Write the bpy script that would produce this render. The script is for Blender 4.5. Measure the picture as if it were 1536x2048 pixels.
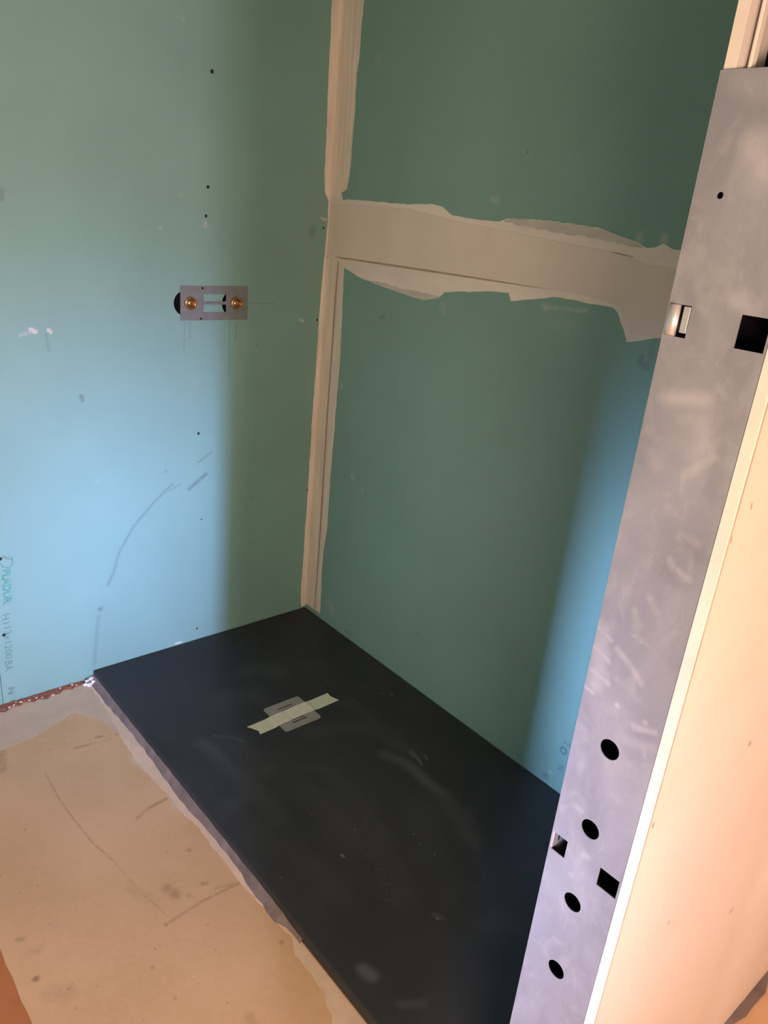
import bpy, bmesh, math, random
from mathutils import Vector, Matrix

random.seed(7)
scene = bpy.context.scene
for o in list(bpy.data.objects):
    bpy.data.objects.remove(o)
COL = scene.collection

# ------------------------------------------------------------------ camera
# world: origin = back corner of the shower tray top, wall_left is y = 0,
# wall_right is x = 0, metres, tray 0.80 m deep.
CAM = Vector((-1.5268, -2.0658, 1.4099))
RIGHT = Vector((0.760558, -0.642698, 0.092146))
DOWN = Vector((-0.170563, -0.334714, -0.926755))
FWD = Vector((0.626466, 0.689134, -0.364190))
FPX = 1540.25
cd = bpy.data.cameras.new('camera')
cam = bpy.data.objects.new('camera', cd)
COL.objects.link(cam)
m = Matrix((RIGHT, -DOWN, -FWD)).transposed().to_4x4()
m.translation = CAM
cam.matrix_world = m
cd.sensor_fit = 'VERTICAL'
cd.sensor_height = 24.0
cd.lens = FPX / 2048 * 24.0
cd.clip_start = 0.02
scene.camera = cam

# ------------------------------------------------------------------ world, light, exposure
w = bpy.data.worlds.new('world')
scene.world = w
w.use_nodes = True
w.node_tree.nodes['Background'].inputs[0].default_value = (1.0, 0.93, 0.86, 1)
w.node_tree.nodes['Background'].inputs[1].default_value = 1.1
scene.view_settings.view_transform = 'Standard'
scene.view_settings.look = 'None'
scene.view_settings.gamma = 1.0
scene.view_settings.use_curve_mapping = False
scene.view_settings.exposure = 0.0


def area(name, loc, target, sx, sy, power, col, spread):
    l = bpy.data.lights.new(name, 'AREA')
    l.shape = 'RECTANGLE'
    l.size, l.size_y = sx, sy
    l.energy = power
    l.color = col
    l.spread = math.radians(spread)
    o = bpy.data.objects.new(name, l)
    COL.objects.link(o)
    o.location = loc
    o.rotation_euler = (Vector(target) - Vector(loc)).to_track_quat('-Z', 'Y').to_euler()
    return o


# unseen area lights added behind: two narrow daylight beams and a wide fill
area('added_daylight_left', (-3.2, -6.5, 1.5), (-0.74, 0, 0.40), 0.11, 0.5, 5.6, (0.36, 0.50, 1.0), 14)
area('added_wide_fill', (-3.2, -6.5, 1.9), (-0.95, 0, 0.9), 0.28, 0.5, 8.0, (1.0, 0.78, 0.86), 36)
area('added_daylight_right', (-4.7, -3.2, 1.5), (0, -0.95, 0.38), 0.12, 0.5, 4.6, (0.42, 0.56, 1.0), 16)


def lamp(name, loc, power, col, r):
    l = bpy.data.lights.new(name, 'POINT')
    l.energy = power
    l.color = col
    l.shadow_soft_size = r
    o = bpy.data.objects.new(name, l)
    COL.objects.link(o)
    o.location = loc


# unseen warm point lights added behind and beside the camera
lamp('added_warm_lamp', (-1.80, -2.60, 1.05), 92, (1.0, 0.69, 0.51), 0.22)
lamp('added_board_fill', (-0.80, -2.75, 1.0), 6, (1.0, 0.52, 0.34), 0.2)  # added to brighten the partition board


# ------------------------------------------------------------------ helpers
def ray(u, v):
    return FWD + RIGHT * ((u - 768) / FPX) + DOWN * ((v - 1024) / FPX)


def onA(u, v, y=0.0):                 # measured point on the left wall plane
    r = ray(u, v)
    return CAM + r * ((y - CAM.y) / r.y)


def onB(u, v, x=0.0):                 # measured point on the right wall plane
    r = ray(u, v)
    return CAM + r * ((x - CAM.x) / r.x)


def onZ(u, v, z=0.0):                 # measured point on a level plane
    r = ray(u, v)
    return CAM + r * ((z - CAM.z) / r.z)


def link(name, me, mat=None, parent=None):
    o = bpy.data.objects.new(name, me)
    COL.objects.link(o)
    if mat:
        me.materials.append(mat)
    if parent:
        o.parent = parent
    return o


def tag(o, label=None, cat=None, group=None, kind=None):
    for k, v in (('label', label), ('category', cat), ('group', group), ('kind', kind)):
        if v:
            o[k] = v
    return o


def bm_obj(name, bm, mat=None, parent=None, smooth=False):
    bmesh.ops.recalc_face_normals(bm, faces=bm.faces)
    me = bpy.data.meshes.new(name)
    bm.to_mesh(me)
    bm.free()
    if smooth:
        for p in me.polygons:
            p.use_smooth = True
    return link(name, me, mat, parent)


def box(bm, x0, x1, y0, y1, z0, z1, bevel=0.0, seg=2):
    vs = [bm.verts.new((x, y, z)) for z in (z0, z1) for y in (y0, y1) for x in (x0, x1)]
    fs = [(0, 2, 3, 1), (4, 5, 7, 6), (0, 1, 5, 4), (2, 6, 7, 3), (0, 4, 6, 2), (1, 3, 7, 5)]
    faces = [bm.faces.new([vs[i] for i in f]) for f in fs]
    if bevel:
        es = list({e for f in faces for e in f.edges})
        bmesh.ops.bevel(bm, geom=es, offset=bevel, segments=seg, affect='EDGES', profile=0.5)


def box_obj(name, x0, x1, y0, y1, z0, z1, mat, parent=None, bevel=0.0):
    bm = bmesh.new()
    box(bm, x0, x1, y0, y1, z0, z1, bevel)
    return bm_obj(name, bm, mat, parent)


def prism(bm, loops, to3, t, t0=0.0):
    """closed slab from 2-D loops (first = outline, rest = holes); to3(a, b, c): c = height off the plane."""
    front, back = [], []
    for lp in loops:
        front.append([bm.verts.new(to3(a, b, t)) for a, b in lp])
        back.append([bm.verts.new(to3(a, b, t0)) for a, b in lp])
    for grp in (front, back):
        es = []
        for lp in grp:
            for i in range(len(lp)):
                es.append(bm.edges.new((lp[i], lp[(i + 1) % len(lp)])))
        bmesh.ops.triangle_fill(bm, use_beauty=True, use_dissolve=False, edges=es)
    for f, b in zip(front, back):
        n = len(f)
        for i in range(n):
            bm.faces.new((f[i], f[(i + 1) % n], b[(i + 1) % n], b[i]))


PA = lambda a, b, c: (a, -c, b)       # plane of the left wall, c = out of the wall
PB = lambda a, b, c: (-c, a, b)       # plane of the right wall (a = y, b = z)
PF = lambda z0: (lambda a, b, c: (a, b, z0 + c))


def prism_obj(name, loops, to3, t, mat, parent=None, t0=0.0):
    bm = bmesh.new()
    prism(bm, loops, to3, t, t0)
    return bm_obj(name, bm, mat, parent)


def circ(a, b, r, n=24, ry=None):
    return [(a + r * math.cos(2 * math.pi * i / n), b + (ry or r) * math.sin(2 * math.pi * i / n)) for i in range(n)]


def rect(a0, a1, b0, b1):
    return [(a0, b0), (a1, b0), (a1, b1), (a0, b1)]


def rough(pts, step, amp, closed=True, skip=()):
    """subdivide a 2-D outline and jitter it for a trowelled edge; segments in skip stay straight."""
    out = []
    n = len(pts)
    for i in range(n if closed else n - 1):
        p, q = Vector(pts[i]), Vector(pts[(i + 1) % n])
        d = q - p
        k = 1 if i in skip else max(1, int(d.length / step))
        nrm = Vector((-d.y, d.x)).normalized()
        for j in range(k):
            v = p + d * (j / k)
            if j:
                v = v + nrm * random.uniform(-amp, amp)
            out.append((v.x, v.y))
    if not closed:
        out.append(tuple(pts[-1]))
    return out


def A2(lst):
    return [(p.x, p.z) for p in (onA(u, v) for u, v in lst)]


def B2(lst):
    return [(p.y, p.z) for p in (onB(u, v) for u, v in lst)]


def F2(lst, z=-0.03):
    return [(p.x, p.y) for p in (onZ(u, v, z) for u, v in lst)]


# ------------------------------------------------------------------ materials
class NT:
    def __init__(s, name):
        s.m = bpy.data.materials.new(name)
        s.m.use_nodes = True
        s.t = s.m.node_tree
        s.b = s.t.nodes['Principled BSDF']
        s.pos = s.n('ShaderNodeTexCoord').outputs['Object']

    def n(s, typ, **kw):
        nd = s.t.nodes.new(typ)
        for k, v in kw.items():
            setattr(nd, k, v)
        return nd

    def l(s, a, b):
        s.t.links.new(a, b)

    def math(s, op, a, b=None, clamp=False):
        nd = s.n('ShaderNodeMath', operation=op, use_clamp=clamp)
        for i, v in enumerate((a, b)):
            if v is None:
                continue
            if isinstance(v, (int, float)):
                nd.inputs[i].default_value = v
            else:
                s.l(v, nd.inputs[i])
        return nd.outputs[0]

    def noise(s, scale, detail=4, rough=0.55, stretch=None, dist=0.0, off=(0, 0, 0)):
        v = s.pos
        mp = s.n('ShaderNodeMapping')
        mp.inputs['Location'].default_value = off
        if stretch:
            mp.inputs['Scale'].default_value = stretch
        s.l(v, mp.inputs['Vector'])
        nd = s.n('ShaderNodeTexNoise')
        nd.inputs['Scale'].default_value = scale
        nd.inputs['Detail'].default_value = detail
        nd.inputs['Roughness'].default_value = rough
        nd.inputs['Distortion'].default_value = dist
        s.l(mp.outputs[0], nd.inputs['Vector'])
        return nd.outputs['Fac']

    def ramp(s, fac, lo, hi, a=0.0, b=1.0):
        nd = s.n('ShaderNodeMapRange')
        nd.interpolation_type = 'SMOOTHSTEP'
        nd.inputs['From Min'].default_value = lo
        nd.inputs['From Max'].default_value = hi
        nd.inputs['To Min'].default_value = a
        nd.inputs['To Max'].default_value = b
        s.l(fac, nd.inputs['Value'])
        return nd.outputs[0]

    def mix(s, fac, a, b):
        nd = s.n('ShaderNodeMix', data_type='RGBA')
        if isinstance(fac, (int, float)):
            nd.inputs[0].default_value = fac
        else:
            s.l(fac, nd.inputs[0])
        for i, v in ((6, a), (7, b)):
            if isinstance(v, tuple):
                nd.inputs[i].default_value = (*v, 1)
            else:
                s.l(v, nd.inputs[i])
        return nd.outputs[2]

    def stroke(s, p, q, wid, soft=0.5):
        """mask of a capsule-shaped mark from p to q (object space), 1 inside."""
        p, q = Vector(p), Vector(q)
        d = q - p
        sub = s.n('ShaderNodeVectorMath', operation='SUBTRACT')
        s.l(s.pos, sub.inputs[0])
        sub.inputs[1].default_value = p
        if d.length > 1e-6:
            dot = s.n('ShaderNodeVectorMath', operation='DOT_PRODUCT')
            s.l(sub.outputs[0], dot.inputs[0])
            dot.inputs[1].default_value = d / d.length_squared
            h = s.math('ADD', dot.outputs['Value'], 0.0, clamp=True)
            sc = s.n('ShaderNodeVectorMath', operation='SCALE')
            sc.inputs[0].default_value = d
            s.l(h, sc.inputs['Scale'])
            s2 = s.n('ShaderNodeVectorMath', operation='SUBTRACT')
            s.l(sub.outputs[0], s2.inputs[0])
            s.l(sc.outputs[0], s2.inputs[1])
            v = s2.outputs[0]
        else:
            v = sub.outputs[0]
        ln = s.n('ShaderNodeVectorMath', operation='LENGTH')
        s.l(v, ln.inputs[0])
        return s.ramp(ln.outputs['Value'], wid * (1 - soft), wid * (1 + soft), 1.0, 0.0)

    def strokes(s, lst, breakup=None):
        """lst of (points, width, strength, soft) -> one mask (max)."""
        out = None
        for pts, wid, st, soft in lst:
            segs = list(zip(pts[:-1], pts[1:])) if len(pts) > 1 else [(pts[0], pts[0])]
            for p, q in segs:
                k = s.math('MULTIPLY', s.stroke(p, q, wid, soft), st)
                out = k if out is None else s.math('MAXIMUM', out, k)
        if breakup is not None:
            out = s.math('MULTIPLY', out, breakup)
        return out

    def bump(s, h, strength, dist):
        nd = s.n('ShaderNodeBump')
        nd.inputs['Strength'].default_value = strength
        nd.inputs['Distance'].default_value = dist
        s.l(h, nd.inputs['Height'])
        s.l(nd.outputs[0], s.b.inputs['Normal'])

    def fin(s, col, rough_=0.6, metal=0.0, spec=0.5):
        if isinstance(col, tuple):
            s.b.inputs['Base Color'].default_value = (*col, 1)
        else:
            s.l(col, s.b.inputs['Base Color'])
        if isinstance(rough_, (int, float)):
            s.b.inputs['Roughness'].default_value = rough_
        else:
            s.l(rough_, s.b.inputs['Roughness'])
        s.b.inputs['Metallic'].default_value = metal
        s.b.inputs['Specular IOR Level'].default_value = spec
        return s.m


def plain(name, col, rough_=0.6, metal=0.0, var=0.12, scale=30, spec=0.4):
    t = NT(name)
    f = t.noise(scale, 5)
    c = t.mix(t.ramp(f, 0.3, 0.7), tuple(x * (1 - var) for x in col), tuple(min(1, x * (1 + var)) for x in col))
    return t.fin(c, rough_, metal, spec)


GREEN = (0.210, 0.372, 0.335)


def green_board(name, dark_marks, light_marks):
    t = NT(name)
    base = t.mix(t.ramp(t.noise(2.2, 3), 0.3, 0.7), tuple(x * 0.95 for x in GREEN), tuple(x * 1.05 for x in GREEN))
    base = t.mix(t.ramp(t.noise(160, 3), 0.35, 0.7, 0, 0.10), base, (0.26, 0.45, 0.40))
    if light_marks:
        base = t.mix(t.strokes(light_marks, t.ramp(t.noise(110, 4), 0.36, 0.6, 0.35, 1)), base, (0.62, 0.62, 0.58))
    if dark_marks:
        base = t.mix(t.strokes(dark_marks, t.ramp(t.noise(90, 4), 0.35, 0.62, 0.6, 1)), base, (0.075, 0.10, 0.105))
    t.bump(t.noise(220, 3), 0.05, 0.001)
    return t.fin(base, 0.62, 0, 0.3)


def mk(fn, lst):
    return [([fn(u, v) for u, v in pts], wd, st, so) for pts, wd, st, so in lst]


wall_a_dark = mk(onA, [
    ([(425, 903), (396, 925)], .0030, .40, .8), ([(412, 948), (378, 978)], .0060, .50, .9),
    ([(361, 968), (330, 986)], .0030, .28, .9), ([(345, 968), (305, 1008), (268, 1052), (238, 1105), (226, 1150), (217, 1170)], .0045, .33, .9),
    ([(224, 1150), (216, 1170)], .0055, .35, .9), ([(201, 1218)], .0075, .55, .9),
    ([(197, 1232), (192, 1285), (189, 1330)], .0060, .25, .9),
    ([(163, 792), (164, 800)], .0055, .55, .9), ([(332, 942), (330, 944)], .004, .3, .9),
    ([(369, 645), (368, 705)], .0017, .28, .9), ([(380, 645), (380, 676)], .0017, .40, .9),
    ([(460, 645), (458, 752)], .0017, .28, .9), ([(472, 645), (471, 682)], .0017, .40, .9),
    ([(498, 606), (550, 607)], .0016, .35, .9), ([(92, 668), (98, 702)], .0030, .25, .9),
    ([(626, 458), (624, 466)], .010, .35, .9), ([(3, 380), (3, 398)], .006, .3, .9),
    ([(502, 994)], .004, .4, .9), ([(513, 690)], .003, .5, .9),
])
wall_a_light = mk(onA, [
    ([(62, 660), (70, 663)], .0060, .95, .6), ([(98, 661), (101, 663)], .0055, .95, .6),
    ([(40, 671), (56, 665)], .0045, .40, .8), ([(600, 639), (606, 642)], .0040, .75, .7),
    ([(410, 445), (411, 453)], .0060, .35, .9), ([(643, 436), (652, 440)], .0040, .8, .7),
    ([(365, 38)], .006, .2, .9), ([(363, 390)], .006, .2, .9), ([(320, 455)], .005, .25, .9),
    ([(352, 1287), (362, 1284)], .0040, .9, .6), ([(196, 962)], .009, .10, .9),
])
wall_b_light = mk(onB, [
    ([(1050, 303), (1056, 307)], .006, .15, .9), ([(985, 397), (994, 401)], .007, .32, .9),
    ([(885, 613), (888, 620)], .010, .25, .9), ([(1090, 614), (1096, 616)], .008, .42, .9),
    ([(1096, 614), (1172, 622)], .0045, .35, .9), ([(1280, 472), (1276, 485)], .008, .45, .9),
    ([(1328, 475), (1329, 492)], .008, .55, .9), ([(683, 772)], .007, .75, .7),
    ([(704, 950), (706, 956)], .007, .35, .9), ([(725, 978)], .006, .35, .9),
    ([(660, 1205), (664, 1222)], .013, .30, .9), ([(755, 118), (757, 122)], .010, .2, .9),
    ([(1105, 640), (1140, 650)], .02, .10, .9), ([(1100, 1543), (1102, 1545)], .005, .5, .8),
])
wall_b_dark = mk(onB, [
    ([(760, 636), (768, 632)], .004, .45, .9), ([(1053, 305)], .004, .5, .8), ([(896, 795)], .003, .4, .8),
    ([(836, 1268)], .004, .5, .8), ([(875, 1000)], .003, .4, .8), ([(900, 1350)], .003, .35, .8), ([(1010, 1110)], .003, .35, .8),
    ([(1285, 712), (1280, 722), (1286, 732), (1296, 734)], .006, .35, .9),
    ([(690, 1262), (705, 1270)], .006, .3, .9), ([(1088, 1550), (1092, 1553)], .007, .5, .9), ([(1295, 730), (1310, 680)], .010, .22, .9),
])
M_greenA = green_board('green board, left', wall_a_dark, wall_a_light)
M_greenB = green_board('green board, right', wall_b_dark, wall_b_light)


def compound(name, col, streak=0.25, stretch=None, scale=18):
    t = NT(name)
    f = t.noise(scale, 5, 0.6, stretch)
    c = t.mix(t.ramp(f, 0.28, 0.72), tuple(x * (1 - streak) for x in col), tuple(min(1, x * (1 + streak * .5)) for x in col))
    t.bump(t.noise(60, 4, 0.6, stretch), 0.12, 0.002)
    return t.fin(c, 0.8, 0, 0.2)


M_comp = compound('joint compound', (0.76, 0.67, 0.60), 0.06, None, 5)
M_comp_l = compound('joint compound, thin', (0.80, 0.73, 0.67), 0.10, (1, .35, 1), 9)
M_smear = compound('joint compound smear', (0.56, 0.55, 0.51), 0.16, (1, .3, 1), 16)
M_corner = compound('corner compound', (0.82, 0.73, 0.64), 0.13, (6, 6, .6), 7)
M_corner_l = compound('corner compound, edge', (0.76, 0.70, 0.62), 0.10, (5, 5, .6), 8)
M_fold = plain('paper fold', (0.52, 0.34, 0.27), 0.9)
M_side = plain('added side wall green', (0.21, 0.372, 0.335), 0.65)  # green chosen to tint the bounce onto the right wall
M_crease_shade = plain('shadowed crease, dirty', (0.42, 0.31, 0.24), 0.9)  # brown colour paints the shade line along the tape edges
M_dark = plain('cavity shade black', (0.008, 0.007, 0.008), 1.0, spec=0.0)  # near-black colour paints the shade inside wall holes, cavity and drain
M_screw = plain('black screw', (0.015, 0.015, 0.016), 0.5, 0.0)
M_gyps = plain('gypsum board edge', (0.78, 0.69, 0.61), 0.85, 0, 0.05, 14)
M_gyps2 = plain('gypsum board edge, inner', (0.62, 0.53, 0.49), 0.85, 0, 0.05, 14)
M_ceiling = plain('ceiling plaster', (0.4, 0.37, 0.33), 0.9)
M_caulk = plain('white sealant', (0.80, 0.78, 0.78), 0.6, 0, 0.1, 120)
M_ink_g = plain('green ink', (0.11, 0.32, 0.24), 0.7, 0, 0.35, 260)
M_ink_d = plain('grey green ink', (0.12, 0.255, 0.21), 0.7, 0, 0.3, 260)
M_ink_b = plain('blue grey ink', (0.12, 0.25, 0.24), 0.7, 0, 0.25, 260)

# cream face of the partition board
t = NT('cream plasterboard face')
face_marks = [([Vector((x, -1.7867, z)), Vector((x2, -1.7867, z2))], wd, st, .7) for x, z, x2, z2, wd, st in (
    (-.8090, 1.1850, -.8070, 1.1800, .0016, .55), (-.8335, 1.1565, -.8310, 1.1510, .0016, .55),
    (-.6060, .8210, -.6010, .8170, .0035, .50), (-.8275, .8095, -.8258, .8035, .0017, .70),
    (-.6940, .5700, -.6900, .5650, .003, .30), (-.44, .42, -.435, .416, .006, .25))]
c = t.mix(t.ramp(t.noise(3, 3), 0.3, 0.7), (0.74, 0.605, 0.50), (0.80, 0.67, 0.565))
c = t.mix(t.strokes(face_marks), c, (0.22, 0.13, 0.09))
M_cream = t.fin(c, 0.75, 0, 0.25)

# galvanised steel of the profile
t = NT('galvanised steel')
f1 = t.ramp(t.noise(9, 5, 0.6, (1, 1, .5), 0.6), 0.3, 0.72)
c = t.mix(f1, (0.275, 0.278, 0.325), (0.392, 0.392, 0.440))
f2 = t.ramp(t.noise(42, 5, 0.65, (1, .7, .55), 1.0, (3, 1, 2)), 0.50, 0.72, 0, 0.35)
c = t.mix(f2, c, (0.52, 0.51, 0.53))
XS = -0.837
onS = lambda u, v: onB(u, v, XS)
sm = mk(onS, [
    ([(1510, 290), (1520, 350)], .012, .55, .95), ([(1480, 160), (1530, 175)], .010, .18, .95),
    ([(1332, 795), (1385, 798), (1412, 800)], .0065, .42, .9), ([(1350, 530), (1390, 505)], .008, .25, .95), ([(1475, 600), (1500, 620)], .008, .35, .95),
    ([(1375, 948), (1425, 914)], .0045, .30, .95), ([(1300, 905), (1310, 930)], .006, .20, .95), ([(1400, 845), (1410, 900)], .008, .18, .95),
    ([(1205, 1255), (1192, 1370)], .0085, .34, .98), ([(1196, 1252), (1220, 1280)], .0035, .40, .95), ([(1188, 1292), (1216, 1322)], .0035, .42, .95),
    ([(1184, 1340), (1215, 1366)], .0035, .45, .95), ([(1170, 1372), (1186, 1386)], .0022, .50, .9),
    ([(1236, 1300), (1260, 1330), (1282, 1366)], .0035, .35, .95), ([(1270, 1222), (1276, 1250)], .004, .25, .95), ([(1300, 1195), (1310, 1222)], .004, .25, .95),
    ([(1340, 1120), (1345, 1135)], .0035, .30, .95), ([(1355, 1140), (1378, 1160)], .003, .30, .95), ([(1234, 1411)], .0028, .65, .9),
    ([(1268, 1455), (1310, 1465)], .0035, .38, .95), ([(1250, 1478), (1305, 1498)], .0055, .25, .95), ([(1290, 1446)], .003, .4, .9),
    ([(1155, 1615), (1162, 1620)], .0035, .35, .95), ([(1168, 1712), (1175, 1715)], .0035, .30, .95), ([(1143, 1750)], .003, .25, .95),
    ([(1240, 1215), (1255, 1180)], .006, .12, .95), ([(1220, 1050), (1240, 1100)], .008, .12, .95),
])
smd = mk(onS, [([(1375, 1090), (1395, 1110)], .008, .30, .98), ([(1440, 950), (1425, 990)], .010, .25, .98), ([(1320, 1130), (1345, 1165)], .007, .20, .98),
               ([(1360, 1240), (1345, 1320)], .014, .22, .98), ([(1350, 915), (1370, 935)], .007, .18, .98), ([(1490, 860), (1470, 900)], .012, .15, .98)])
c = t.mix(t.strokes(smd), c, (0.205, 0.20, 0.225))
c = t.mix(t.strokes(sm, t.ramp(t.noise(70, 4, 0.6, (1, 1, .6)), 0.3, 0.62, 0.5, 1)), c, (0.66, 0.62, 0.64))
t.bump(t.noise(260, 2, 0.5, (1, 1, .25)), 0.03, 0.0005)
M_steel = t.fin(c, t.ramp(t.noise(14, 4), 0.3, 0.7, 0.50, 0.68), 0.35, 0.45)
M_shiny = plain('bright bent steel', (0.92, 0.90, 0.93), 0.32, 0.7, 0.05)
M_plate = plain('valve plate steel', (0.215, 0.225, 0.23), 0.55, 0.25, 0.08, 40)
M_brass = plain('brass', (0.62, 0.36, 0.18), 0.22, 0.9, 0.15, 60)
M_grate = plain('brushed drain steel', (0.44, 0.41, 0.375), 0.5, 0.3, 0.06, 60)

# masking tape, see-through paper: slightly brighter where it lies on the plate
M_tape = plain('masking tape', (0.78, 0.77, 0.58), 0.7, 0, 0.06, 90)
M_tape2 = plain('masking tape on metal', (0.88, 0.81, 0.64), 0.7, 0, 0.06, 70)

# black resin tray with dust wiped in arcs
t = NT('black slate resin')
dust = mk(onZ, [
    ([(770, 1509), (800, 1522), (822, 1535), (856, 1567), (882, 1588)], .016, .17, .98), ([(882, 1588), (921, 1634), (950, 1690)], .024, .11, .98), ([(950, 1690), (975, 1760)], .03, .05, .98),
    ([(822, 1503), (830, 1512)], .007, .20, .95), ([(832, 1512), (843, 1528)], .0045, .22, .95), ([(850, 1512), (854, 1518)], .004, .20, .95),
    ([(620, 1468), (660, 1455), (720, 1452), (770, 1470), (815, 1500)], .026, .055, .98), ([(700, 1405), (760, 1452), (790, 1470)], .022, .05, .98),
    ([(404, 1486), (425, 1500), (458, 1531)], .018, .10, .98), ([(458, 1531), (510, 1575), (560, 1640)], .024, .06, .98), ([(430, 1471), (468, 1477), (490, 1482)], .006, .13, .98),
    ([(470, 1490), (560, 1540), (640, 1600), (700, 1680)], .045, .045, .98), ([(560, 1520), (640, 1560)], .05, .03, .98),
    ([(640, 1540), (720, 1600), (770, 1690), (800, 1790)], .035, .04, .98), ([(520, 1660), (600, 1700), (680, 1790)], .03, .03, .98),
    ([(492, 1340), (528, 1337), (560, 1345)], .030, .075, .98), ([(430, 1400), (500, 1390)], .04, .04, .98), ([(590, 1715), (620, 1722), (640, 1735)], .005, .06, .98),
    ([(960, 1780), (1000, 1850)], .05, .03, .98), ([(700, 1300), (760, 1360)], .03, .03, .98), ([(860, 1600), (840, 1700)], .05, .02, .98),
    ([(726, 1940), (744, 1952)], .012, .24, .98), ([(800, 2010), (845, 2007)], .008, .12, .95), ([(684, 1710), (687, 1713)], .0030, .8, .6),
    ([(868, 1830), (886, 1836)], .006, .10, .95), ([(784, 1390)], .003, .5, .8), ([(764, 1386), (766, 1387)], .002, .35, .8), ([(705, 1400)], .003, .4, .8), ([(655, 1363)], .0025, .35, .8),
    ([(875, 1837)], .003, .5, .8), ([(828, 1668)], .0025, .5, .8), ([(841, 1687)], .0025, .4, .8), ([(869, 1709)], .0025, .4, .8), ([(709, 1660)], .0025, .4, .8), ([(622, 1630)], .002, .4, .8), ([(562, 1755)], .002, .4, .8),
])
wisp = t.ramp(t.noise(14, 6, 0.65, (1.6, .5, 1), 0.6), 0.28, 0.68, 0.45, 1.0)
base = t.mix(t.ramp(t.noise(3, 4), 0.3, 0.7), (0.033, 0.035, 0.038), (0.043, 0.045, 0.048))
c = t.mix(t.strokes(dust, wisp), base, (0.34, 0.34, 0.335))
c = t.mix(t.ramp(t.noise(5, 6, 0.6, None, 0.8, (4, 2, 0)), 0.52, 0.78, 0, 0.05), c, (0.3, 0.3, 0.3))
band = mk(onZ, [([(480, 1510), (530, 1550)], .025, 1, .9), ([(620, 1570), (680, 1620), (730, 1690), (760, 1760), (785, 1800)], .022, 1, .9), ([(640, 1530), (670, 1545)], .03, .8, .9),
                 ([(740, 1430), (790, 1470)], .03, .8, .9), ([(810, 1590), (840, 1640)], .03, .5, .9), ([(440, 1430), (470, 1410)], .04, .5, .9), ([(400, 1440), (430, 1450)], .03, .5, .9)])
speck = t.math('MULTIPLY', t.ramp(t.noise(240, 2, 0.5), 0.60, 0.68), t.math('ADD', t.strokes(band), 0.06))
c = t.mix(t.math('MULTIPLY', speck, 0.30), c, (0.26, 0.27, 0.27))
t.bump(t.noise(170, 5, 0.6), 0.22, 0.0015)
M_tray = t.fin(c, 0.62, 0, 0.32)

# cement floor
t = NT('cement floor')
base = t.mix(t.ramp(t.noise(4, 5), 0.3, 0.7), (0.66, 0.415, 0.235), (0.75, 0.480, 0.285))
base = t.mix(t.ramp(t.noise(70, 4), 0.4, 0.75, 0, 0.20), base, (0.78, 0.55, 0.36))
fl = lambda u, v: onZ(u, v, -0.03)
marks = mk(fl, [
    ([(150, 1496), (186, 1487)], .0035, .55, .8), ([(186, 1487), (222, 1478)], .0025, .30, .9), ([(193, 1475), (203, 1473)], .0050, .65, .7), ([(235, 1468), (246, 1466)], .0060, .50, .8),
    ([(275, 1636), (300, 1615)], .0045, .35, .9), ([(300, 1615), (331, 1598)], .0045, .55, .9),
    ([(90, 1545), (120, 1600), (150, 1642), (185, 1685), (225, 1720)], .0022, .45, .8),
    ([(225, 1720), (280, 1782), (335, 1832)], .0018, .25, .9),
    ([(340, 1844), (400, 1805), (478, 1766)], .0035, .42, .9), ([(432, 1777), (470, 1766)], .0040, .35, .9),
    ([(335, 1775), (350, 1790)], .0110, .50, .95), ([(378, 1700)], .0055, .55, .8), ([(405, 1767), (413, 1766)], .0050, .55, .8), ([(378, 1792)], .005, .4, .8),
    ([(36, 1880), (44, 1878)], .0060, .45, .9), ([(72, 1958)], .0065, .80, .7), ([(138, 1977)], .0040, .80, .7), ([(144, 1968)], .003, .4, .7), ([(332, 1849)], .0045, .50, .8),
    ([(265, 1780), (290, 1795)], .012, .20, .95), ([(500, 2035), (510, 2045)], .009, .30, .9), ([(563, 1884)], .005, .55, .8),
    ([(100, 1985), (130, 1985)], .016, .22, .95), ([(60, 1905), (80, 1895)], .01, .18, .9), ([(0, 1500), (3, 1540)], .012, .40, .9),
    ([(305, 1935)], .004, .4, .8), ([(350, 1997)], .004, .4, .8), ([(430, 1900)], .0025, .45, .8), ([(455, 2005)], .0025, .4, .8), ([(415, 1850)], .003, .4, .8), ([(20, 1437)], .006, .35, .8),
])
c = t.mix(t.strokes(marks, t.ramp(t.noise(60, 4), 0.3, 0.6, 0.30, 0.85)), base, (0.22, 0.125, 0.07))
gr = t.math('MULTIPLY', t.ramp(t.noise(110, 3, 0.5, (1, .4, 1)), 0.69, 0.77), 0.38)
c = t.mix(gr, c, (0.20, 0.12, 0.07))
t.bump(t.noise(45, 5, 0.6), 0.18, 0.003)
M_floor = t.fin(c, 0.82, 0, 0.2)
M_fplast = compound('floor plaster', (0.83, 0.62, 0.47), 0.10, None, 20)
M_fplast2 = compound('floor plaster film', (0.70, 0.52, 0.385), 0.08, None, 12)
M_mortar = compound('grey mortar', (0.235, 0.185, 0.175), 0.22, None, 22)
M_terra = compound('terracotta', (0.50, 0.19, 0.08), 0.12, None, 10)
M_brick = compound('red brick dust', (0.30, 0.125, 0.080), 0.35, None, 60)
M_crumb = plain('pale crumbs', (0.72, 0.58, 0.50), 0.8)

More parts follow.
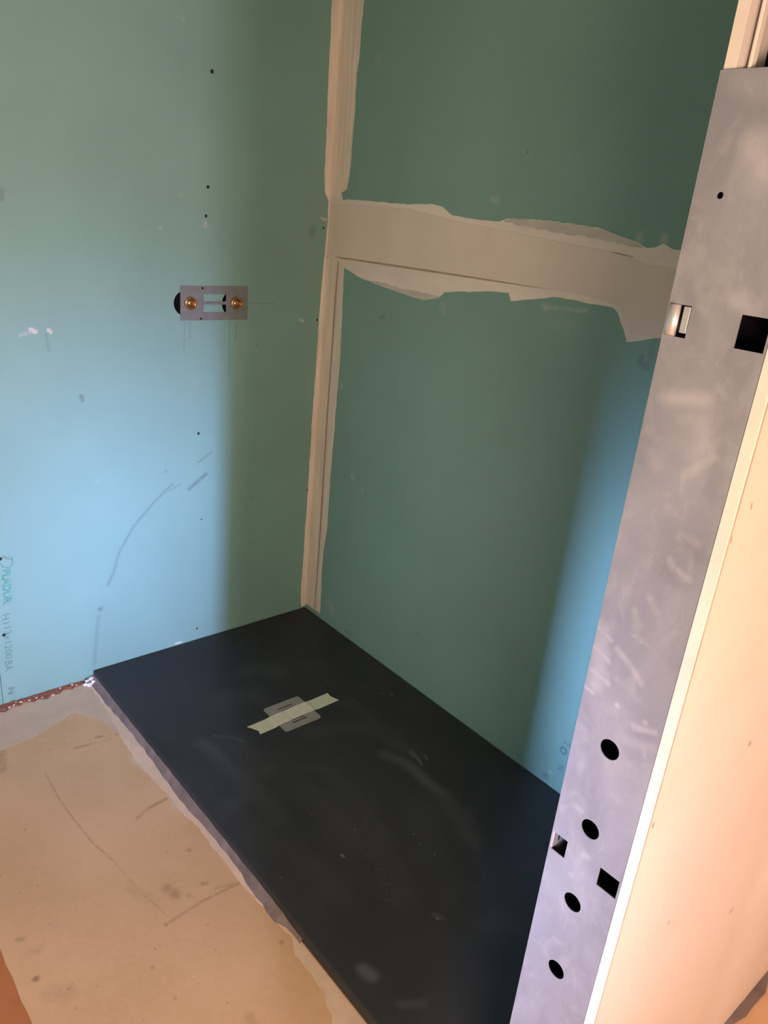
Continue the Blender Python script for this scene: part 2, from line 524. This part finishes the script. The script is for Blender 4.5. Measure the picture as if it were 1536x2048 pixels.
# ------------------------------------------------------------------ the room
ZF, ZC = -0.03, 2.45
floor = tag(box_obj('floor', -2.7, 0.1, -4.2, 0.1, -0.15, ZF, M_floor), 'tan cement floor with smudges and small chips', None, None, 'structure')
ceil = tag(box_obj('ceiling', -2.7, 0.1, -4.2, 0.1, ZC, ZC + .1, M_ceiling), 'plain plaster ceiling', None, None, 'structure')  # unseen ceiling added to darken the wall tops
wallA = tag(box_obj('wall_left', -2.7, 0.1, 0.0125, 0.1, -0.15, ZC, M_dark), 'green moisture-resistant plasterboard wall with the valve plate', None, None, 'structure')
wallB = tag(box_obj('wall_right', 0.0125, 0.1, -4.2, 0.0125, -0.15, ZC, M_dark), 'green plasterboard wall with a plastered horizontal joint', None, None, 'structure')
tag(box_obj('added_wall_pier', -1.45, -0.95, -2.80, -2.50, ZF, ZC, M_cream), 'unseen pier added behind the camera to shade the corner', None, None, 'structure')  # unseen blocker added to cast the shadow in the corner
side = tag(box_obj('added_wall_side', -2.42, -2.30, -2.14, 0.0, ZF, ZC, M_side), 'unseen green side wall added to edge the daylight on the right wall', None, None, 'structure')  # unseen blocker added to shape the daylight on the right wall
box_obj('added_wall_end', -2.42, -2.30, -3.40, -2.98, ZF, ZC, M_side, side)  # other side of the added opening

SEAM = -1.062
h1, h2 = onA(370.0, 606.5), onA(466, 607)
boardA = prism_obj('plasterboard', [rect(SEAM + .0008, 0.0, -0.0285, ZC), circ(h1.x, h1.z, .0345, 32), circ(h2.x, h2.z, .037, 32)], PA, 0.0, M_greenA, wallA, -0.0125)
prism_obj('plasterboard', [rect(-2.7, SEAM - .0008, -0.0285, ZC)], PA, 0.0, M_greenA, wallA, -0.0125)
ZB = 1.31
boardB = prism_obj('plasterboard', [rect(-1.7865, -0.0003, -0.03, ZB - .001)], PB, 0.0, M_greenB, wallB, -0.0125)
boardB2 = prism_obj('plasterboard', [rect(-1.7865, -0.0003, ZB + .001, ZC)], PB, 0.0, M_greenB, wallB, -0.0125)
prism_obj('plasterboard', [rect(-4.2, -1.788, -0.03, ZC)], PB, 0.0, M_cream, wallB, -0.0125)

# screws in the boards
scm = None
for fn, lst in ((onA, ((424, 143, .0060), (416, 374, .0052), (412, 432, .0048), (397, 867, .0050), (403, 1039, .0028), (394, 1257, .0040),
                       (634, 640, .0042), (647, 456, .0038), (8, 1270, .0058), (1, 1118, .0052), (614, 980, .003))),):
    for u, v, r in lst:
        p = fn(u, v)
        if scm is None:
            bm = bmesh.new()
            n = 12
            c0 = bm.verts.new((0, -.0002, 0))
            r1 = [bm.verts.new((.6 * math.cos(2 * math.pi * i / n), -.0010, .6 * math.sin(2 * math.pi * i / n))) for i in range(n)]
            r2 = [bm.verts.new((math.cos(2 * math.pi * i / n), .0004, math.sin(2 * math.pi * i / n))) for i in range(n)]
            for i in range(n):
                j = (i + 1) % n
                bm.faces.new((c0, r1[i], r1[j]))
                bm.faces.new((r1[i], r2[i], r2[j], r1[j]))
            bmesh.ops.recalc_face_normals(bm, faces=bm.faces)
            scm = bpy.data.meshes.new('screw')
            bm.to_mesh(scm)
            bm.free()
            scm.materials.append(M_screw)
        o = bpy.data.objects.new('screw', scm)
        COL.objects.link(o)
        o.parent = boardA
        o.location = p
        o.scale = (r, 1, r)

# ---- joint compound on the right wall
outline = [(672, 402), (700, 399), (760, 404), (820, 409), (865, 408), (885, 413), (905, 431), (960, 440), (1000, 443), (1015, 437), (1060, 438),
           (1110, 444), (1165, 450), (1205, 457), (1230, 468), (1275, 484), (1295, 496), (1310, 495), (1328, 487), (1345, 498), (1372, 500),
           (1372, 676), (1310, 676), (1270, 683), (1254, 684), (1250, 668), (1236, 625), (1226, 615), (1172, 606), (1165, 604), (1150, 600), (1105, 594),
           (1080, 597), (1022, 602), (1018, 586), (990, 583), (890, 584), (876, 596), (848, 599), (825, 593), (760, 571), (722, 556), (690, 536), (683, 527), (655, 524)]
comp = prism_obj('joint_compound', [rough(B2(outline), .012, .0010)], PB, 0.0012, M_comp_l, boardB)
band = [(655, 405), (690, 409), (820, 418), (900, 440), (1000, 459), (1150, 490), (1230, 505), (1290, 530), (1372, 540), (1372, 676), (1312, 675),
        (1262, 668), (1240, 612), (1180, 594), (1107, 580), (1000, 562), (880, 543), (760, 525), (688, 515), (655, 511)]
prism_obj('tape_band', [rough(B2(band), .02, .0006)], PB, 0.0024, M_comp, comp)
shade_line = [(672, 513), (688, 515), (760, 525), (880, 543), (960, 556), (1060, 572), (1110, 580), (1060, 573.5), (960, 559), (880, 547), (760, 529), (700, 519.5), (688, 518), (674, 515)]
prism_obj('tape_crease_shade', [B2(shade_line)], PB, 0.0027, M_crease_shade, comp, .002)  # brown strip painted as the shade under the tape edge
shade_line = [(1226, 504), (1250, 509), (1268, 514), (1268, 515), (1250, 511), (1226, 505.5)]
prism_obj('tape_crease_shade', [B2(shade_line)], PB, 0.0027, M_crease_shade, comp, .002)
sm1 = [(1000, 440), (1030, 436), (1110, 443), (1170, 451), (1210, 460), (1250, 474), (1290, 495), (1270, 494), (1200, 478), (1120, 466), (1060, 455)]
prism_obj('compound_smear', [rough(B2(sm1), .01, .002)], PB, 0.0017, M_smear, comp)
sm2 = [(735, 560), (770, 566), (805, 578), (850, 586), (880, 594), (850, 600), (825, 594), (775, 577)]
prism_obj('compound_smear', [rough(B2(sm2), .01, .002)], PB, 0.0017, M_smear, comp)

# ---- corner tape and compound (both walls)
cz = lambda v: onB(690 - .066 * v, v).z      # height for an image row near the corner
cl = [(668, -40), (664, 0), (658, 130), (653, 260), (649, 350), (650, 385), (657, 402), (656, 440), (652, 480), (648, 520), (641, 600), (634, 700),
      (624, 840), (615, 990), (607, 1110), (601, 1190), (602, 1213)]
la = A2(cl)
for k, (q0, q1) in enumerate(((0, len(la)),)):
    edge = rough(la[q0:q1], .02, .0012, closed=False)
    loop = edge + [(0.0, edge[-1][1]), (0.0, edge[0][1])]
    prism_obj('corner_compound', [loop], PA, 0.0012, M_corner, boardA)
cr_up = [(732, -40), (728, 0), (722, 60), (718, 120), (713, 150), (710, 220), (704, 290), (699, 350), (694, 378), (683, 386), (686, 398), (680, 410)]
lb = rough(B2(cr_up), .015, .0015, closed=False)
loop = lb + [(-.0004, lb[-1][1]), (-.0004, lb[0][1])]
cu = prism_obj('corner_compound', [loop], PB, 0.0014, M_corner_l, boardB2)
cr_lo = [(684, 520), (688, 535), (685, 600), (683, 660), (680, 720), (673, 800), (668, 870), (661, 950), (657, 1010), (655, 1050), (646, 1110), (643, 1150), (640, 1226)]
lb = rough(B2(cr_lo), .02, .0012, closed=False)
loop = lb + [(-.0004, lb[-1][1]), (-.0004, lb[0][1])]
cw = prism_obj('corner_compound', [loop], PB, 0.0014, M_corner_l, boardB)
# paper tape folded in the corner, its edge stands proud
tp = [(678, 520), (672, 600), (668, 660), (664, 720), (656, 830), (648, 960), (642, 1060), (636, 1140), (630, 1219)]
lb = B2(tp)
prism_obj('corner_tape', [lb + [(-.0004, lb[-1][1]), (-.0004, lb[0][1])]], PB, 0.0030, M_corner, cw)
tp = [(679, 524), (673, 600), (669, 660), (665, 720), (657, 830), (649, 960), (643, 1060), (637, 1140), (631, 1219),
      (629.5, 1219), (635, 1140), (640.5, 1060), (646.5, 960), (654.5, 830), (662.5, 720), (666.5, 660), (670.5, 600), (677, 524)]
prism_obj('tape_crease_shade', [rough(B2(tp), .03, .0003)], PB, 0.0032, M_crease_shade, cw, .0028)
tp = [(712, -40), (708, 0), (703, 100), (699, 200), (694, 290), (688, 370), (676, 395)]
lb = B2(tp)
prism_obj('corner_tape', [lb + [(-.0004, lb[-1][1]), (-.0004, lb[0][1])]], PB, 0.0030, M_corner, cu)
tp = [(724, -40), (719, 0), (713, 100), (707, 200), (701, 290), (695, 365), (692, 365), (697, 290), (703, 200), (708, 100), (713, 0), (718, -40)]
prism_obj('compound_ridge', [rough(B2(tp), .03, .0004)], PB, 0.0028, M_comp_l, cu)


# ---- printing on the boards
def text_obj(name, s, fit, to3, mat, parent, bold=0.0, shear=0.0):
    """flat lettering fitted into the box fit = (a0, a1, b0, b1) of the reading frame, mapped by to3(a, b)."""
    cu_ = bpy.data.curves.new(name, 'FONT')
    cu_.body = s
    cu_.offset = bold
    ob = bpy.data.objects.new(name, cu_)
    COL.objects.link(ob)
    dg = bpy.context.evaluated_depsgraph_get()
    me = bpy.data.meshes.new_from_object(ob.evaluated_get(dg))
    bpy.data.objects.remove(ob)
    xs = [v.co.x for v in me.vertices]
    ys = [v.co.y for v in me.vertices]
    a0, a1, b0, b1 = fit
    for v in me.vertices:
        a = a0 + (v.co.x - min(xs)) / (max(xs) - min(xs)) * (a1 - a0)
        b = b0 + (v.co.y - min(ys)) / (max(ys) - min(ys)) * (b1 - b0)
        v.co = to3(a, b)
    me.materials.clear()
    return link(name, me, mat, parent)


# reading direction is down the board, letter tops to the right
def colA(v, u0, u1):
    return onA(u0, v).x, onA(u1, v).x, onA((u0 + u1) / 2, v).z


def printA(s, v0, v1, u0, u1, mat, bold=0.0):
    x0, x1, z0 = colA(v0, u0, u1)
    _, _, z1 = colA(v1, u0, u1)
    sl = (onA(u0 + (v1 - v0) * .045, v1).x - x0) / max(1e-6, (z0 - z1))
    text_obj('printed_text', s, (0, z0 - z1, 0, x1 - x0), lambda a, b: (x0 + b + a * sl, -0.0004, z0 - a), mat, boardA, bold)


# emblem: cut-corner shield with two slanted strokes
def emblem():
    bm = bmesh.new()

    def bar(p, q, wd=.0022):
        p, q = onA(*p), onA(*q)
        d = (q - p).normalized()
        nrm = Vector((-d.z, 0, d.x)) * wd / 2
        vs = [bm.verts.new((v.x, -.0004, v.z)) for v in (p + nrm, q + nrm, q - nrm, p - nrm)]
        bm.faces.new(vs)
    for p, q in (((2, 1114), (24, 1120)), ((4, 1111), (24, 1117)), ((24, 1112), (25, 1130)), ((25, 1130), (18, 1135)), ((18, 1135), (5, 1134)), ((5, 1134), (1, 1126))):
        bar(p, q)
    return bm_obj('printed_emblem', bm, M_ink_d, boardA)


emblem()
printA('PLADUR', 1138, 1209, 3, 21, M_ink_g, 0.04)
printA('H1', 1228, 1247, 4, 19, M_ink_d)
printA('13x1200', 1254, 1318, 8, 22, M_ink_d)
printA('BA', 1322, 1342, 9, 25, M_ink_d)
printA('N', 1375, 1388, 15, 29, M_ink_d, 0.03)
p = onA(24, 1406)
prism_obj('printed_dot', [circ(p.x, p.z, .011, 20)], PA, 0.0004, M_ink_g, boardA, .0001)


def printB(s, u0, v0, h, wd):
    p_ = onB(u0, v0)
    text_obj('printed_text', s, (0, wd, 0, h), lambda a, b: (-0.0004, p_.y - b, p_.z - a), M_ink_b, boardB, 0.01)


printB('N', 1116, 1527, .020, .016)
p = onB(1127, 1501)
prism_obj('printed_ring', [circ(p.y, p.z, .012, 20), circ(p.y, p.z, .006, 16)], PB, 0.0004, M_ink_b, boardB, .0001)
printB('2', 1129, 1480, .020, .012)

# ------------------------------------------------------------------ partition at the end of the shower
YN, YT, YB = -1.7865, -1.774, -1.674       # near face, back of near board, far face
part = tag(box_obj('wall_partition', XS, -0.0002, YN, YT, ZF, ZC, M_cream, bevel=.0010), 'stud partition clad in cream plasterboard', None, None, 'structure')
prism_obj('board_edge', [rect(YN + .0012, YT - .0008, ZF + .002, ZC - .002)], lambda a, b, c: (XS - c, a, b), 0.0012, M_gyps, part, -0.0005)
prism_obj('paper_fold', [rect(XS + .0006, XS + .0026, ZF + .002, ZC - .002)], lambda a, b, c: (a, YN - c, b), .0004, M_fold, part, -.0005)
ZT = 1.5457
# far board: stands back behind the steel profile, flush above it
prism_obj('plasterboard', [[(-.795, 0.001), (-.0002, 0.001), (-.0002, ZC), (-.8340, ZC), (-.8340, ZT - .02), (-.795, ZT - .02)]],
          lambda a, b, c: (a, YB - c, b), .0118, M_gyps, part, .0006)
box_obj('plasterboard', -.8330, -.02, YB - .0172, YB - .0122, ZT - .02, ZC, M_gyps2, part)
bm = bmesh.new()
box(bm, -.8345, -.8260, YB - .0246, YB - .0212, ZT - .02, ZC, .0008, 1)
bm_obj('inner_stud', bm, M_gyps, part)
box_obj('cavity_shade', -.7990, -.7965, YT + .0015, YB - .0008, 0.0, ZT - .022, M_dark, part)  # black sheet added for the shade inside the hollow partition
box_obj('cavity_shade', -.7990, -.7965, YT + .0015, YB - .0180, ZT - .021, ZC, M_dark, part)
bm = bmesh.new()
y = YN - .001
# dark strip paints the shadowed gap, with mortar dust, along the partition foot
pts = []
for i in range(30):
    x = -.83 + i * .0285
    pts.append((x, YN - random.uniform(.008, .020)))
prism(bm, [[(-.83, YN + .002)] + pts + [(-.0005, YN + .002)]], PF(ZF), .006)
bm_obj('gap_shade_mortar', bm, M_mortar, part)

# ---- steel profile capping the partition
steel = tag(bpy.data.objects.new('steel_profile', None), 'galvanised steel channel with round and square holes capping the partition end', 'steel profile')
COL.objects.link(steel)
steel.location = (XS, -1.724, ZF)
bpy.context.view_layer.update()


def sp(o):
    o.parent = steel
    o.matrix_parent_inverse = steel.matrix_world.inverted()
    return o


holes = [circ(-1.7215, z, .0123, 28) for z in (.8702, .7548, .6389, .5225, .396, .29)]
S1, S2 = (1.3242, 1.3535), (.6895, .7162)
slots = []
for z0, z1 in (S1, S2):
    slots += [rect(-1.6975, -1.6755, z0, z1), rect(-1.7715, -1.7450, z0, z1)]
slots.append(circ(-1.6994, 1.4481, .0030, 14))
web = prism_obj('web', [rect(YT + .0002, YB, ZF, ZT)] + holes + slots, lambda a, b, c: (XS - c, a, b), 0.0, M_steel, None, -.0012)
sp(web)
fl_far = prism_obj('flange', [rect(XS + .0012, XS + .045, ZF, ZT), rect(XS + .004, XS + .022, *S2)], lambda a, b, c: (a, YB - c, b), .0006, M_steel, None, 0)
sp(fl_far)
fl_near = box_obj('flange', XS + .0012, XS + .045, YT + .0002, YT + .0012, ZF, ZT, M_steel)
sp(fl_near)
# bright curled tongue in the upper left slot, and its folded lip
bm = bmesh.new()
n = 10
rows = []
for z in (S1[0] + .0006, S1[1] - .0004):
    row = []
    for i in range(n + 1):
        a = math.pi * i / n
        row.append(bm.verts.new((XS + .0012 - .0042 * math.sin(a), -1.6750 - .0058 * (1 - math.cos(a)), z)))
    rows.append(row)
for i in range(n):
    bm.faces.new((rows[0][i], rows[0][i + 1], rows[1][i + 1], rows[1][i]))
for r_ in rows:
    bm.faces.new(r_)
sp(bm_obj('bent_tongue', bm, M_shiny, None, True))
bm = bmesh.new()
box(bm, XS + .0015, XS + .0030, -1.6960, -1.6890, S1[0] + .004, S1[1] - .001, .0005, 1)
sp(bm_obj('bent_lip', bm, M_shiny))
bm = bmesh.new()
box(bm, XS + .0010, XS + .012, -1.6775, -1.6752, S2[0], S2[1], .0004, 1)
sp(bm_obj('bent_lip', bm, M_shiny))

# ------------------------------------------------------------------ shower tray
tray = tag(bpy.data.objects.new('shower_tray', None), 'black slate-textured shower tray filling the corner, dusty with wipe marks', 'shower tray')
COL.objects.link(tray)
tray.location = (-.4, -.83, ZF)
bpy.context.view_layer.update()
L = 1.672
bm = bmesh.new()
box(bm, -.8, -.0032, -L, -.0015, ZF, 0.0, .0035, 3)
o = bm_obj('slab', bm, M_tray, tray)
o.matrix_parent_inverse = tray.matrix_world.inverted()

# drain grate, 125 mm square, slotted
dr = tag(bpy.data.objects.new('drain_cover', None), 'square brushed steel drain cover with slots, set in the black tray', 'drain cover')
COL.objects.link(dr)
DX, DY = -.4070, -.5195
dr.location = (DX, DY, 0)
rc = []
for sx, sy, a0 in ((1, 1, 0), (-1, 1, 90), (-1, -1, 180), (1, -1, 270)):
    for k in range(5):
        a = math.radians(a0 + k * 22.5)
        rc.append((sx * .0545 + .008 * math.cos(a), sy * .0545 + .008 * math.sin(a)))
sl = []
for yy, x0, x1 in ((.0385, -.026, .026), (.0250, -.022, .024), (.0115, -.026, .026), (-.0010, -.022, .024), (-.0135, -.026, .026), (-.0260, -.022, .024), (-.0375, -.024, .027)):
    sl.append(rect(x0, x1, yy - .0026, yy + .0026))
prism_obj('grate', [rc] + sl, lambda a, b, c: (a, b, c), .0030, M_grate, dr, .0006)
prism_obj('trap_shade', [rc], lambda a, b, c: (a * .98, b * .98, c), .0010, M_dark, dr, .0002)  # black sheet paints the shade below the slots

# masking tape laid across the grate: torn ends, follows the step of the plate
mt = tag(bpy.data.objects.new('masking_tape', None), 'torn strip of cream masking tape stuck across the drain cover', 'masking tape')
COL.objects.link(mt)
p0, p1 = onZ(511, 1460), onZ(665, 1394)
ax = (p1 - p0).normalized()
ay = Vector((-ax.y, ax.x, 0))
LT, HW = (p1 - p0).length, .0245
mt.location = p0
bpy.context.view_layer.update()


def tape_piece(name, s0, s1, zf, mat, e0=None, e1=None, n=10):
    bm = bmesh.new()
    nv = 8
    g = []
    for i in range(n + 1):
        row = []
        for j in range(nv + 1):
            b = -HW + 2 * HW * j / nv
            s_ = s0 + (s1 - s0) * i / n
            if i == 0 and e0:
                s_ += e0[j]
            if i == n and e1:
                s_ += e1[j]
            p_ = ax * s_ + ay * b
            row.append(bm.verts.new((p_.x, p_.y, zf(s_))))
        g.append(row)
    low = [[bm.verts.new(v.co - Vector((0, 0, .0003))) for v in row] for row in g]
    for i in range(n):
        for j in range(nv):
            bm.faces.new((g[i][j], g[i + 1][j], g[i + 1][j + 1], g[i][j + 1]))
            bm.faces.new((low[i][j], low[i][j + 1], low[i + 1][j + 1], low[i + 1][j]))
        for j in (0, nv):
            bm.faces.new((g[i][j], g[i + 1][j], low[i + 1][j], low[i][j]))
    for i in (0, n):
        for j in range(nv):
            bm.faces.new((g[i][j], g[i][j + 1], low[i][j + 1], low[i][j]))
    return bm_obj(name, bm, mat, mt)


torn0 = [.000, .001, .004, .003, .000, -.003, -.005, -.010, -.013]
torn1 = [.006, .004, .002, .000, -.002, -.003, -.003, -.001, .000]
# where the tape runs over the plate
c_s = (Vector((DX, DY, 0)) - p0).dot(ax)
sa, sb = c_s - .064, c_s + .064
tape_piece('tape_end', 0, sa, lambda s: .0008 + .0028 * max(0, min(1, (s - sa + .012) / .012)), M_tape, torn0, None)
tape_piece('tape_middle', sa, sb, lambda s: .0036, M_tape2)
tape_piece('tape_end', sb, LT, lambda s: .0008 + .0028 * max(0, min(1, (sb + .012 - s) / .012)), M_tape, None, torn1)

# ------------------------------------------------------------------ floor details
# mortar fillet against the tray front
yend = onZ(603, 1886, ZF).y
bm = bmesh.new()
N = 46
prev = None
for i in range(N + 1):
    y = -.002 + (yend + .002) * i / N
    wob = random.uniform(-.0025, .0025)
    wd = .017 + wob + .004 * math.sin(i * .33) - (.010 if i > N - 3 else 0)
    top = -.014 + random.uniform(-.0015, .0015) - (.004 if i > N - 3 else 0)
    cur = [bm.verts.new(v) for v in ((-.7995, y, ZF - .002), (-.7995, y, top), (-.8 - wd * .45, y, top - .009), (-.8 - wd, y, ZF - .001))]
    if prev:
        for a in range(3):
            bm.faces.new((prev[a], prev[a + 1], cur[a + 1], cur[a]))
    prev = cur
bm_obj('mortar_fillet', bm, M_mortar, floor)
# pale plaster feathered over the floor along the tray
strip = [(176, 1368), (205, 1408), (232, 1452), (246, 1480), (270, 1520), (300, 1552), (318, 1570), (345, 1600), (370, 1632), (398, 1655), (425, 1695), (446, 1720), (470, 1752),
         (500, 1786), (535, 1822), (560, 1852), (584, 1872), (590, 1910), (612, 1938), (632, 1965), (650, 1985), (655, 2015), (664, 2030), (670, 2075), (760, 2090)]
lo = rough(F2(strip), .012, .0025, closed=False)
loop = lo + [(-.801, lo[-1][1]), (-.801, lo[0][1])]
prism_obj('plaster_strip', [loop], PF(ZF), .0006, M_fplast, floor, -.0005)
film = [(0, 1426), (60, 1405), (176, 1366), (250, 1470), (235, 1468), (205, 1440), (172, 1432), (150, 1424), (110, 1448), (60, 1478), (0, 1502), (-60, 1530), (-60, 1446)]
prism_obj('plaster_film', [rough(F2(film), .012, .003)], PF(ZF), .00018, M_fplast2, floor, -.0005)
film = [(255, 1500), (300, 1545), (340, 1590), (372, 1625), (345, 1618), (330, 1580), (290, 1545), (262, 1525)]
prism_obj('plaster_film', [rough(F2(film), .010, .003)], PF(ZF), .00018, M_fplast2, floor, -.0005)
# old terracotta floor showing left of the cement edge
edge = [(-1.296 + random.uniform(-.002, .002), -.55 - i * .03) for i in range(40)]
prism_obj('terracotta_edge', [edge + [(-1.75, edge[-1][1]), (-1.75, edge[0][1])]], PF(ZF), .0015, M_terra, floor, -.0005)

# red brick rubble under the bottom edge of the left board
bm = bmesh.new()
NX, NYR = 420, 9
grid = []
for i in range(NX + 1):
    x = -1.75 + (1.75 - .812) * i / NX
    fall = min(1.0, (NX - i) / 30)
    dep = (.024 + .006 * math.sin(i * .11) + .005 * math.sin(i * .37 + 1)) * (.35 + .65 * fall)
    row = []
    for j in range(NYR + 1):
        f_ = j / NYR
        hgt = (.0045 * (1 - f_ ** 2) + random.uniform(0, .0030) * (1 - f_ * .6)) * (.4 + .6 * fall) if j < NYR else -.0005
        row.append(bm.verts.new((x + random.uniform(-.001, .001), -.0004 - dep * f_ + (random.uniform(-.003, .003) if j else 0), ZF + hgt)))
    row[0].co.y = -.0004
    grid.append(row)
for i in range(NX):
    for j in range(NYR):
        bm.faces.new((grid[i][j], grid[i + 1][j], grid[i + 1][j + 1], grid[i][j + 1]))
rub = tag(bm_obj('brick_rubble', bm, M_brick), 'reddish brown brick rubble along the foot of the left wall', 'rubble', None, 'stuff')
bm = bmesh.new()
for i in range(46):
    x = random.uniform(-1.5, -.83)
    y = random.uniform(-.024, -.004)
    s_ = random.uniform(.0012, .0040)
    mtx = Matrix.Translation((x, y, ZF + .0045 * (1 + y / .03) + s_ * .4)) @ Matrix.Rotation(random.uniform(0, 6), 4, 'Z') @ Matrix.Diagonal((s_ * 1.6, s_, s_ * .7, 1))
    bmesh.ops.create_icosphere(bm, subdivisions=1, radius=1, matrix=mtx)
o = bm_obj('crumbs', bm, M_crumb, rub)
o['kind'] = 'stuff'
# lump of white sealant at the tray corner
bm = bmesh.new()
for u, v, s_ in ((182, 1357, .011), (175, 1361, .009), (187, 1362, .009), (171, 1367, .007), (179, 1368, .008)):
    p = onZ(u, v, ZF + .010)
    mtx = Matrix.Translation((p.x, min(p.y, -.006), ZF + .007)) @ Matrix.Diagonal((s_, s_ * .7, s_ * .8, 1))
    bmesh.ops.create_icosphere(bm, subdivisions=2, radius=1, matrix=mtx)
for v in bm.verts:
    v.co += Vector((random.uniform(-1, 1), random.uniform(-1, 1), random.uniform(-1, 1))) * .0016
    v.co.y = min(v.co.y, -.0003)
    v.co.z = max(v.co.z, ZF - .001)
tag(bm_obj('sealant_lump', bm, M_caulk), 'crumbly lump of white sealant at the front corner of the tray', 'sealant')

# ------------------------------------------------------------------ shower valve mounting plate
vp = tag(bpy.data.objects.new('valve_plate', None), 'galvanised mounting plate with two brass shower connections on the green wall', 'valve plate')
COL.objects.link(vp)
VX, VZ = -.393, 1.1115
vp.location = (VX, 0, VZ)
q = lambda u, v: ((onA(u, v).x - VX), (onA(u, v).z - VZ))
hol = []
for u, v, r in ((404, 576, .0034), (401, 637, .0034), (361.5, 575, .0018), (455, 578, .0018), (492.5, 579, .0022), (361.5, 636, .0018), (453, 636.5, .0018), (491, 635.5, .0022)):
    a, b = q(u, v)
    a = max(-.1055, min(.1055, a))
    hol.append(circ(a, b, r, 12))
for v0, v1 in ((588, 602.5), (609, 624)):
    a0, b1 = q(406.5, v0)
    a1, b0 = q(451.5, v1)
    hol.append(rect(a0, a1, b0, b1))
prism_obj('plate', [rect(-.109, .109, -.0485, .0485)] + hol, lambda a, b, c: (a, -c, b), .0024, M_plate, vp, .0004)
for u, v in ((404, 576), (401, 637)):
    a, b = q(u, v)
    prism_obj('hole_shade', [circ(a, b, .0036, 14)], lambda a, b, c: (a, -c, b), .0032, M_screw, vp, .0005)  # black disc added for the dark inside the hole
for u in (379.5, 471):
    a, b = q(u, 606)
    for nm, prof in (('brass_socket', [(.0165, .0015), (.0185, .003), (.0185, .0085), (.0172, .0105), (.0135, .0110), (.0125, .0100), (.0122, .0040)]),
                     ('socket_plug', [(.0122, .0040), (.0105, .0060), (.0080, .0085), (.0045, .0100), (.0015, .0104), (.0001, .0104)])):
        bm = bmesh.new()
        n = 32
        rings = [[bm.verts.new((a + r * math.cos(2 * math.pi * i / n), -h, b + r * math.sin(2 * math.pi * i / n))) for i in range(n)] for r, h in prof]
        for r0, r1 in zip(rings[:-1], rings[1:]):
            for i in range(n):
                bm.faces.new((r0[i], r0[(i + 1) % n], r1[(i + 1) % n], r1[i]))
        if nm == 'socket_plug':
            bm.faces.new(rings[-1])
        bm_obj(nm, bm, M_brass, vp, True)
